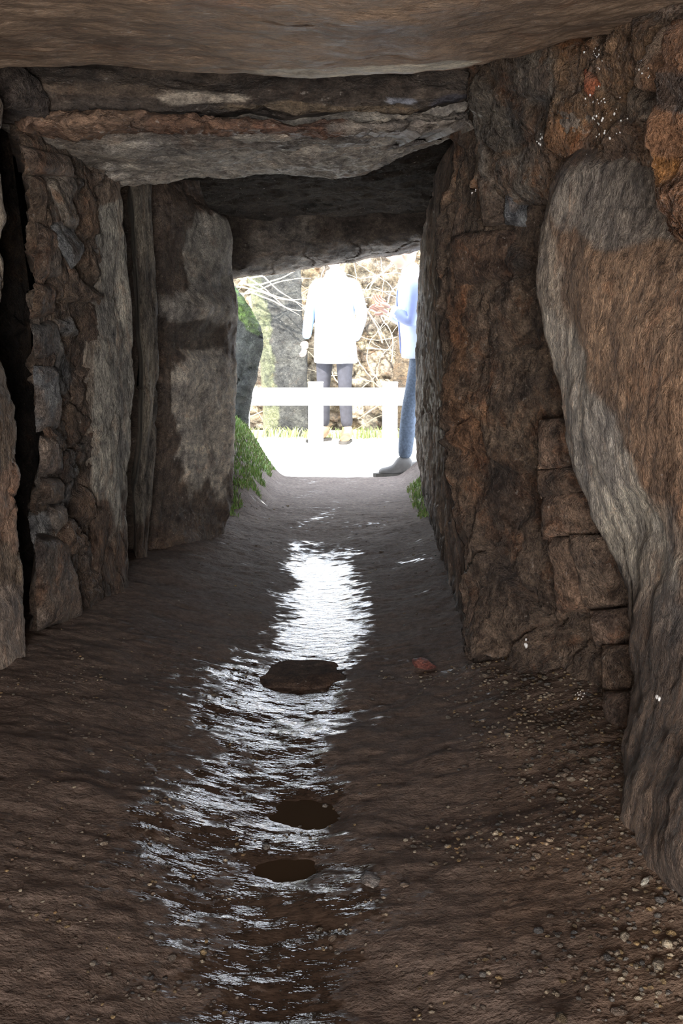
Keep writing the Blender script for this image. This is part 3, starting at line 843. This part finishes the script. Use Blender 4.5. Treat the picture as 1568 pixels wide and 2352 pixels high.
def shoe(name, ankle, toe_dir, mat, sole, parent):
    a = Vector(ankle); t = Vector(toe_dir).normalized()
    g = Vector((a.x, a.y, a.z - .09))
    up = Vector((0, 0, 1))
    skin_part(name, {'s': (a + up * .07, (.052, .052)), 'a': (a, (.05, .055)), 'h': (g - t * .04 + up * .045, (.042, .04)), 'm': (g + t * .06 + up * .05, (.045, .042)),
                     'b': (g + t * .13 + up * .038, (.05, .034)), 't': (g + t * .19 + up * .034, (.042, .028))},
              [('s', 'a'), ('a', 'h'), ('a', 'm'), ('m', 'b'), ('b', 't')], 'a', [mat], parent=parent)
    sd = Vector((-t.y, t.x, 0)); V = []
    outline = [(-.085, .0), (-.07, .034), (0, .036), (.08, .042), (.15, .05), (.205, .036), (.225, 0), (.205, -.036), (.15, -.048), (.08, -.04), (0, -.036), (-.07, -.034)]
    for z in (0.0, .026):
        for (l, w) in outline: V.append(g + t * l + sd * w + up * z)
    n = len(outline)
    fs = [tuple(range(n))[::-1], tuple(range(n, 2 * n))] + [(k, (k + 1) % n, n + (k + 1) % n, n + k) for k in range(n)]
    o = make_obj(name + "_sole", V, fs, sole, smooth=False); o.parent = parent

def person(loc, rot, J, mats, hat=False, hem=.76, yaw=0, tilt=0, handdirs=None, scale=1.0):
    E = bpy.data.objects.new("person", None); scene.collection.objects.link(E)
    skin, hair, jacket, sleeve, trous, boot, sole = mats
    legs = {'pelvis': (J['pelvis'], (.13, .10))}
    ed = []
    for s in 'lr':
        legs['hip' + s] = (J['hip' + s], (.09, .09)); legs['th' + s] = (tuple((Vector(J['hip' + s]) * .5 + Vector(J['knee' + s]) * .5)), (.078, .08))
        legs['knee' + s] = (J['knee' + s], (.06, .062)); legs['calf' + s] = (tuple(Vector(J['knee' + s]) * .62 + Vector(J['ankle' + s]) * .38), (.062, .064))
        legs['ankle' + s] = (tuple(Vector(J['ankle' + s]) + Vector((0, 0, .03))), (.055, .055))
        ed += [('pelvis', 'hip' + s), ('hip' + s, 'th' + s), ('th' + s, 'knee' + s), ('knee' + s, 'calf' + s), ('calf' + s, 'ankle' + s)]
    ch = Vector(J['chest']); pl = Vector(J['pelvis']); nk = Vector(J['neck'])
    legs['belly'] = (tuple((ch + pl) / 2), (.135, .105)); legs['chest'] = (J['chest'], (.15, .11)); legs['neckb'] = (tuple(nk), (.07, .065)); legs['neck'] = (tuple(nk + Vector((0, -.01, .10))), (.052, .055))
    ed += [('pelvis', 'belly'), ('belly', 'chest'), ('chest', 'neckb'), ('neckb', 'neck')]
    for s in 'lr':
        legs['sh' + s] = (J['sh' + s], (.07, .07)); legs['ua' + s] = (tuple(Vector(J['sh' + s]) * .5 + Vector(J['el' + s]) * .5), .062)
        legs['el' + s] = (J['el' + s], .054); legs['wr' + s] = (J['wr' + s], .042)
        ed += [('chest', 'sh' + s), ('sh' + s, 'ua' + s), ('ua' + s, 'el' + s), ('el' + s, 'wr' + s)]
    nz = nk.z
    def mf_(c):
        if c.z > nz + .035 and abs(c.x - nk.x) < .09 and abs(c.y - nk.y) < .1: return 0
        if c.z < hem + .1 and abs(c.x) < .18: return 2
        if abs(c.x - ch.x) > .17: return 3
        return 1
    skin_part("body", legs, ed, 'pelvis', [skin, jacket, trous, sleeve], mf_, parent=E)
    mid = (ch + pl) / 2
    loft("jacket", [(pl.x, pl.y + .005, hem, .205, .155), (pl.x, pl.y + .005, hem + .02, .21, .16), (pl.x, pl.y, hem + .13, .20, .15), (mid.x, mid.y, mid.z - .05, .185, .14),
                    (mid.x, mid.y, mid.z + .05, .19, .142), (ch.x, ch.y, ch.z, .205, .145), (ch.x, ch.y, ch.z + .08, .20, .13), (nk.x, nk.y, nz - .035, .13, .10), (nk.x, nk.y, nz + .01, .085, .08), (nk.x, nk.y - .005, nz + .06, .078, .078)], jacket, E)
    loft("jacket_zip", [(pl.x, pl.y - .158, hem + .02, .008, .006), (mid.x, mid.y - .146, mid.z, .008, .006), (ch.x, ch.y - .150, ch.z, .008, .006), (nk.x, nk.y - .088, nz + .0, .008, .006)], sleeve, E, K=8, fold=0)
    head(E, Vector(J['head']), skin, hair, hat, yaw, tilt)
    for s in 'lr':
        w = Vector(J['wr' + s]); dd = (w - Vector(J['el' + s])).normalized()
        hd = (handdirs or {}).get(s, (dd, (0, -1, 0)))
        hand("hand_" + s, w + dd * .02, hd[0], hd[1], skin, E)
        shoe("boot_" + s, J['ankle' + s], J['toe' + s], boot, sole, E)
    E.location = loc; E.rotation_euler = (0, 0, rot); E.scale = (scale,) * 3
    return E

sk = flat_mat("skin", (.62, .38, .28), .5, .06, 30.0, .05)
solem = flat_mat("rubber_sole", (.06, .055, .05), .8)
J1 = dict(pelvis=(0, 0, .95), hipl=(-.095, 0, .88), hipr=(.095, 0, .88), kneel=(-.11, -.02, .48), kneer=(.11, -.015, .48), anklel=(-.12, .01, .09), ankler=(.125, .0, .09),
          toel=(-.25, -1, 0), toer=(.3, -1, 0), chest=(0, 0, 1.30), neck=(0, .01, 1.47), head=(0, -.02, 1.645),
          shl=(-.185, 0, 1.40), shr=(.185, 0, 1.40), ell=(-.27, .02, 1.13), elr=(.26, .03, 1.13), wrl=(-.24, -.10, .92), wrr=(.24, -.08, .90))
p1 = person((-.065, 10.0, -.012), math.radians(-28), J1,
            (sk, flat_mat("grey_hair", (.25, .2, .16), .7), flat_mat("white_anorak", (.70, .76, .90), .6, .05), flat_mat("blue_sleeve", (.22, .32, .50), .6, .1),
             flat_mat("charcoal_trousers", (.035, .035, .045), .8), flat_mat("beige_boot", (.33, .23, .14), .7), solem), hem=.70, scale=1.10)
J2 = dict(pelvis=(0, .05, .92), hipl=(-.09, .05, .86), hipr=(.09, .05, .86), kneel=(-.10, -.03, .47), kneer=(.10, -.05, .48), anklel=(-.13, .14, .10), ankler=(.11, -.08, .09),
          toel=(0, -1, 0), toer=(0, -1, 0), chest=(0, .0, 1.26), neck=(0, -.03, 1.43), head=(0, -.10, 1.59),
          shl=(-.18, 0, 1.35), shr=(.18, 0, 1.35), ell=(-.22, -.02, 1.08), elr=(.22, -.04, 1.09), wrl=(-.14, -.18, 1.16), wrr=(.10, -.18, 1.19))
p2 = person((.55, 7.52, -.012), math.radians(-90), J2,
            (sk, flat_mat("dusty_red_hat", (.40, .10, .11), .9), flat_mat("pale_blue_jacket", (.58, .66, .88), .6, .05), flat_mat("blue_sleeve", (.28, .34, .62), .6, .05),
             flat_mat("blue_jeans", (.075, .10, .145), .85, .3, 60.0), flat_mat("grey_walking_shoe", (.11, .105, .105), .7), solem), hat=True, hem=.84, tilt=math.radians(12), scale=1.03)

# ---------------------------------------------------------------- light
w = bpy.data.worlds.new("sky"); scene.world = w; w.use_nodes = True
nt = w.node_tree
bg = nt.nodes['Background']
bg.inputs['Color'].default_value = (.84, .91, 1.0, 1); bg.inputs['Strength'].default_value = 7.5
sun = bpy.data.lights.new("sun", 'SUN'); sun.energy = 19; sun.angle = math.radians(1.0); sun.color = (1, .95, .87)
so = bpy.data.objects.new("sun", sun); scene.collection.objects.link(so)
so.rotation_euler = (math.radians(42), 0, math.radians(-28))
al = bpy.data.lights.new("rear_fill_light", 'AREA'); al.shape = 'RECTANGLE'; al.size = .8; al.size_y = .6; al.energy = 80; al.color = (1, .94, .88)  # added fill lamp behind the camera, brightens the passage interior
ao = bpy.data.objects.new("rear_fill_light", al); scene.collection.objects.link(ao)
ao.location = (-.1, -1.0, .66); ao.rotation_euler = (math.radians(95), 0, 0)
